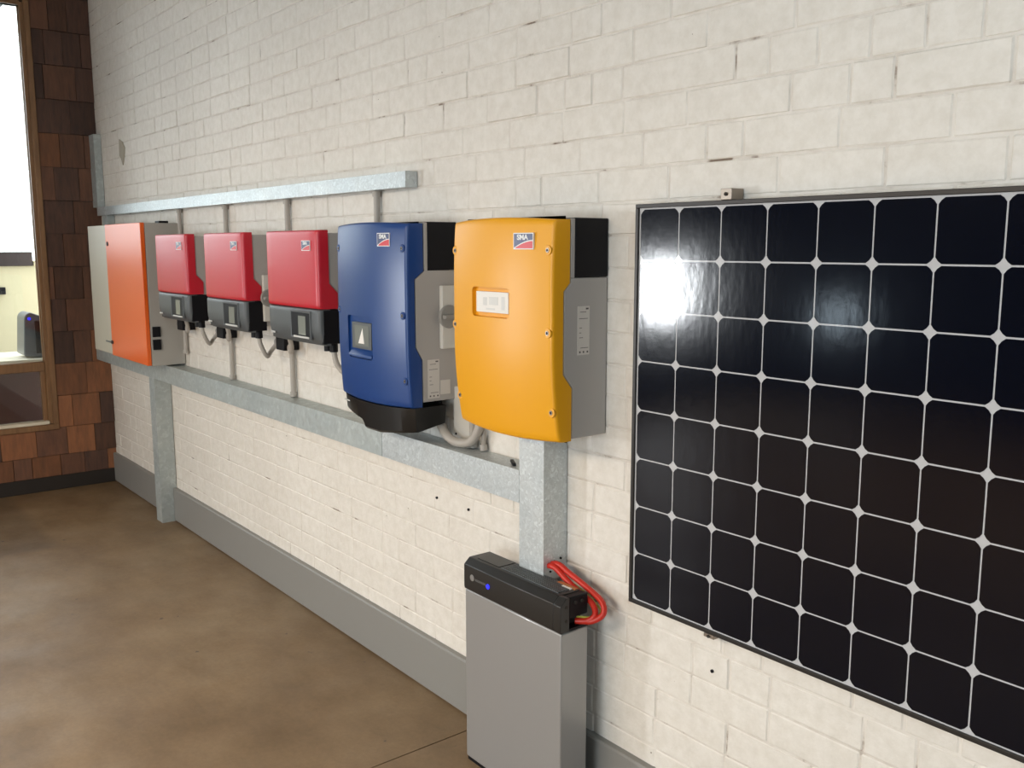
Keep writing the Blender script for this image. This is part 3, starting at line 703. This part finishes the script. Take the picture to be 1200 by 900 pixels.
# ------------------------------------------------------------ orange cabinet
t = thing('cabinet', 'grey electrical cabinet with tall orange door and cream left panel', 'cabinet', (-4.03, 0, 0.965))
cx0, cx1, cz0, cz1 = -4.565, -3.497, 0.9665, 1.738
link('body', box(cx0 + .002, cx1, -0.188, -0.0045, cz0, cz1), M['cab_grey'], t, bevel=0.003)
link('panel', box(cx0, -4.165, -0.204, -0.1885, 0.972, cz1 - 0.002), M['cream'], t, bevel=0.002)['label'] = 'cream fixed front panel'
dp = link('door', box(-4.160, cx1 + 0.002, -0.212, -0.1895, 0.970, cz1 + 0.001), M['orange'], t, bevel=0.003)
dp['label'] = 'orange door'
link('lock', cyl((-4.120, -0.216, 1.628), (-4.120, -0.210, 1.628), 0.013, 12), M['black'], dp, smooth=True)
bm = cyl((-4.135, -0.222, 1.050), (-4.135, -0.210, 1.050), 0.011, 12); box(-4.235, -4.125, -0.226, -0.219, 1.046, 1.055, bm)
link('handle', bm, M['charcoal'], dp, bevel=0.001)
for z in (1.055, 1.125): link('socket', box(cx1 - 0.001, cx1 + 0.010, -0.178, -0.136, z, z + 0.056), M['black'], t, bevel=0.002)
link('top_gland', box(cx1 - 0.10, cx1 - 0.03, -0.10, -0.05, cz1, cz1 + 0.012), M['black'], t, bevel=0.002)

# ------------------------------------------------------------ battery
qx0, qx1, qy0, qy1 = -0.586, -0.137, -0.178, -0.078
t = thing('battery', 'slim silver floor-standing battery with black electronics module on top', 'battery', (-0.36, -0.128, 0))
link('foot', box(qx0 + 0.004, qx1 - 0.004, qy0 + 0.004, qy1 - 0.002, 0, 0.012), M['black'], t)
link('casing', box(qx0, qx1, qy0, qy1, 0.012, 0.566), M['silver'], t, bevel=0.005, seg=3)
mod = link('electronics_module', prism([(qy0 - 0.001, 0.567), (qy0 - 0.003, 0.575), (qy0 - 0.003, 0.645), (qy0 + 0.018, 0.664), (qy1 - 0.004, 0.664), (qy1, 0.658), (qy1, 0.567)], qx0 - 0.001, qx1 - 0.030, 'x'), M['black_soft'], t, bevel=0.002)
# right end bracket: front post, upper block and open cable bay
link('end_bracket', prism([(qy0 - 0.001, 0.567), (qy0 - 0.003, 0.575), (qy0 - 0.003, 0.645), (qy0 + 0.018, 0.664), (qy0 + 0.030, 0.664), (qy0 + 0.030, 0.567)], qx1 - 0.030, qx1 + 0.001, 'x'), M['black_soft'], t, bevel=0.002)
link('end_block', box(qx1 - 0.030, qx1 - 0.003, qy0 + 0.0305, qy1 + 0.002, 0.602, 0.662), M['black'], t, bevel=0.004)
link('bay_floor', box(qx1 - 0.030, qx1 - 0.001, qy0 + 0.0305, qy1, 0.567, 0.574), M['black'], t)
for (y, z) in ((-0.160, 0.640), (-0.160, 0.600), (-0.125, 0.645), (-0.100, 0.645)):
    link('socket_hole', cyl((qx1 - 0.006, y, z), (qx1 + 0.002, y, z), 0.005, 10), M['gap'], t)
for k in range(7):
    y = qy0 + 0.028 + k * 0.0095
    link('rib', box(-0.44, qx1 - 0.045, y, y + 0.004, 0.6635, 0.6665), M['charcoal'], mod)
link('top_plate', box(qx0 + 0.03, -0.45, qy0 + 0.028, qy1 - 0.010, 0.6635, 0.6655), M['black_gloss'], mod)
link('sticker', box(-0.245, -0.170, qy1 - 0.020, qy1 - 0.008, 0.6640, 0.6672), mat('orange_sticker', (0.45, 0.16, 0.05), 0.5), mod)
link('sticker', box(-0.215, -0.180, qy1 - 0.030, qy1 - 0.022, 0.6640, 0.6672), M['paper'], mod)
# grey emblem (disc and worn, unreadable word) and blue light
link('emblem', cyl((-0.543, qy0 - 0.0045, 0.612), (-0.543, qy0 - 0.002, 0.612), 0.010, 20), mat('emblem_grey', (0.20, 0.19, 0.18), 0.4), mod)
bm = bmesh.new()
for k in range(7): box(-0.528 + k * 0.0078, -0.5225 + k * 0.0078, qy0 - 0.0042, qy0 - 0.002, 0.6065, 0.6135, bm)
link('print', bm, mat('worn_grey_print', (0.10, 0.095, 0.09), 0.5), mod)['kind'] = 'stuff'
link('indicator_light', cyl((-0.463, qy0 - 0.0055, 0.6075), (-0.463, qy0 - 0.002, 0.6075), 0.0075, 16), M['led'], mod, smooth=True)

# red cables from the upright trunking round to the battery bay
for k, (dy, dz, lab) in enumerate(((0.0, 0.0, 'outer red cable looping from the upright trunking to the battery'), (-0.012, -0.016, 'inner red cable beneath the outer one at the battery end'))):
    s = 0.020 * k
    tag(link('power_cable', tube([(-0.325, -0.062 + dy, 0.690), (-0.285, -0.060 + dy, 0.700 + dz * .5), (-0.240, -0.058 + dy, 0.686 + dz), (-0.170 - s, -0.055 + dy, 0.664 + dz), (-0.108 - s * 1.3, -0.055 + dy, 0.640 + dz * .6), (-0.090 - s, -0.065 + dy, 0.612 + dz * .3), (-0.112 - s * .5, -0.088 + dy * .5, 0.590 + dz * .0), (-0.150, -0.108 + dy * .5, 0.5855 - 0.0 * k)], 0.0085, 12, 8), M['red_cable'], smooth=True), lab, 'cable')
tag(link('earth_wire', tube([(-0.300, -0.045, 0.665), (-0.20, -0.040, 0.640), (-0.125, -0.046, 0.612), (-0.110, -0.075, 0.600), (-0.150, -0.110, 0.597)], 0.0028, 8, 8), M['green_wire'], smooth=True), 'thin yellow-green earth wire behind the red cables at the battery', 'wire')

# ------------------------------------------------------------ solar panel
PZ = 1.7044; px0, px1, pz0, pz1 = -0.0135, 1.5495, 0.6685, 1.7165
t = thing('solar_panel', 'large black-framed solar panel of square dark cells on white brick', 'solar panel', (0.77, 0, pz0))
yF = -0.047
def rail(x0, x1, z0, z1): link('frame_rail', box(x0, x1, yF, -0.009, z0, z1), M['panel_frame'], t, bevel=0.0012)
L = 0.010
rail(px0, px1, pz1 - L, pz1); rail(px0, px1, pz0, pz0 + L); rail(px0, px0 + L, pz0 + L, pz1 - L); rail(px1 - L, px1, pz0 + L, pz1 - L)
link('backsheet', box(px0 + L, px1 - L, yF + 0.006, yF + 0.010, pz0 + L, pz1 - L), M['backsheet'], t)
h = 0.0622; ch = 0.0125
bm = bmesh.new(); out = []
for (sx, sz) in ((1, 1), (-1, 1), (-1, -1), (1, -1)):
    a = [(sx * h, sz * (h - ch)), (sx * (h - ch * .42), sz * (h - ch * .42)), (sx * (h - ch), sz * h)]
    out += a if sx * sz > 0 else a[::-1]
prism(out, yF + 0.0052, yF + 0.0062, 'y', bm)
cell_me = None
for r in range(8):
    for c_ in range(12):
        if cell_me is None:
            o = link('solar_cell', bm, M['cell'], None); cell_me = o.data
        else:
            o = bpy.data.objects.new('solar_cell', cell_me); C.objects.link(o)
        o.parent = t; o.location = Vector((0.128 * (c_ + .5), 0, PZ - 0.128 * (r + .5))) - Vector((0.77, 0, pz0))
for (x, z, up) in ((0.272, pz1, 1), (1.28, pz1, 1), (0.262, pz0, -1), (1.28, pz0, -1)):
    za, zb = (z + 0.0005, z + 0.026) if up > 0 else (z - 0.010, z - 0.0005)
    k = thing('panel_clamp', 'small steel clamp holding the %s edge of the solar panel, %s' % ('top' if up > 0 else 'bottom', 'near its left corner' if x < 1 else 'beyond the picture edge'), 'clamp', (x, 0, za))
    link('bracket', box(x - 0.016, x + 0.016, -0.047, -0.0045, za, zb), M['screw'], k, bevel=0.001)
    link('bolt', cyl((x, -0.050, (za + zb) / 2), (x, -0.046, (za + zb) / 2), 0.0042, 10), M['gap'], k)

# ------------------------------------------------------------ beyond the window
struct(link('ground', box(-14, XL - 0.055, -10, 6, -0.15, -0.05), M['paving']))
t = thing('garden_wall', 'low cream rendered wall with dark coping seen through the window', 'wall', (-6.6, -1.5, -0.05))
link('render', box(-6.62, -6.5, -4.0, 0.6, -0.05, 1.462), M['cream_out'], t)
link('coping', box(-6.64, -6.47, -4.0, -0.145, 1.462, 1.572), M['dark_wood'], t, bevel=0.004)
link('coping', box(-6.64, -6.47, -0.140, 0.6, 1.462, 1.500), M['cream_out'], t, bevel=0.004)
link('switch_box', box(-6.5, -6.47, -0.50, -0.352, 1.245, 1.30), M['black'], t)
t = thing('bench', 'brown-red outdoor bench with pale top just beyond the window', 'bench', (-5.45, -1.0, -0.05))
link('top', box(-5.75, -5.17, -2.2, 0.3, 0.84, 0.868), M['sill_paint'], t, bevel=0.004)
link('front', box(-5.72, -5.42, -2.15, 0.25, -0.05, 0.84), M['brown_out'], t)
t = thing('machine', 'dark grey rounded machine with blue light seen through the window', 'machine', (-5.33, -0.45, 0.868))
bm = bmesh.new(); pts = []
for (cy, cz, a0) in ((-0.36, 1.10, 0), (-0.43, 1.13, PI / 2), (-0.475, 0.90, PI), (-0.34, 0.885, 1.5 * PI)):
    rr = 0.045 if cz > 1 else 0.016
    for i in range(6): a = a0 + PI / 2 * i / 5; pts.append((cy + rr * math.cos(a), cz + rr * math.sin(a)))
prism(pts, -5.45, -5.22, 'x', bm); link('casing', bm, M['machine'], t, bevel=0.006)
link('door', box(-5.224, -5.214, -0.415, -0.335, 0.90, 1.12), M['black_gloss'], t, bevel=0.004)
link('indicator_light', cyl((-5.222, -0.445, 1.135), (-5.213, -0.445, 1.135), 0.010, 12), M['led'], t)
t = thing('awning', 'thin pale awning edge high up beyond the window', 'awning', (-5.6, -1.2, 3.0))
link('sheet', prism([(-0.44, 3.155), (-2.2, 2.35), (-2.2, 2.37), (-0.44, 3.175)], -5.75, -5.2, 'x'), M['plaster'], t)

# ------------------------------------------------------------ ceiling lamp and board of the added fill light
t = thing('ceiling_lamp', 'large rectangular lamp hanging from the ceiling, out of the picture', 'lamp', (-0.8, -4.2, 2.64))
link('housing', box(-2.34, 0.74, -4.84, -3.56, 2.635, 2.69), M['tube_lamp'], t, bevel=0.004)
for x in (-2.2, 0.6):
    for y in (-4.7, -3.7): link('rod', cyl((x, y, 2.69), (x, y, ZC), 0.006, 8), M['screw'], t)
struct(link('fill_light_board', box(4.56, XR, -3.75, -1.45, 2.40, 3.30), M['tube_lamp'], bevel=0.004))  # unseen white board backing the added fill light
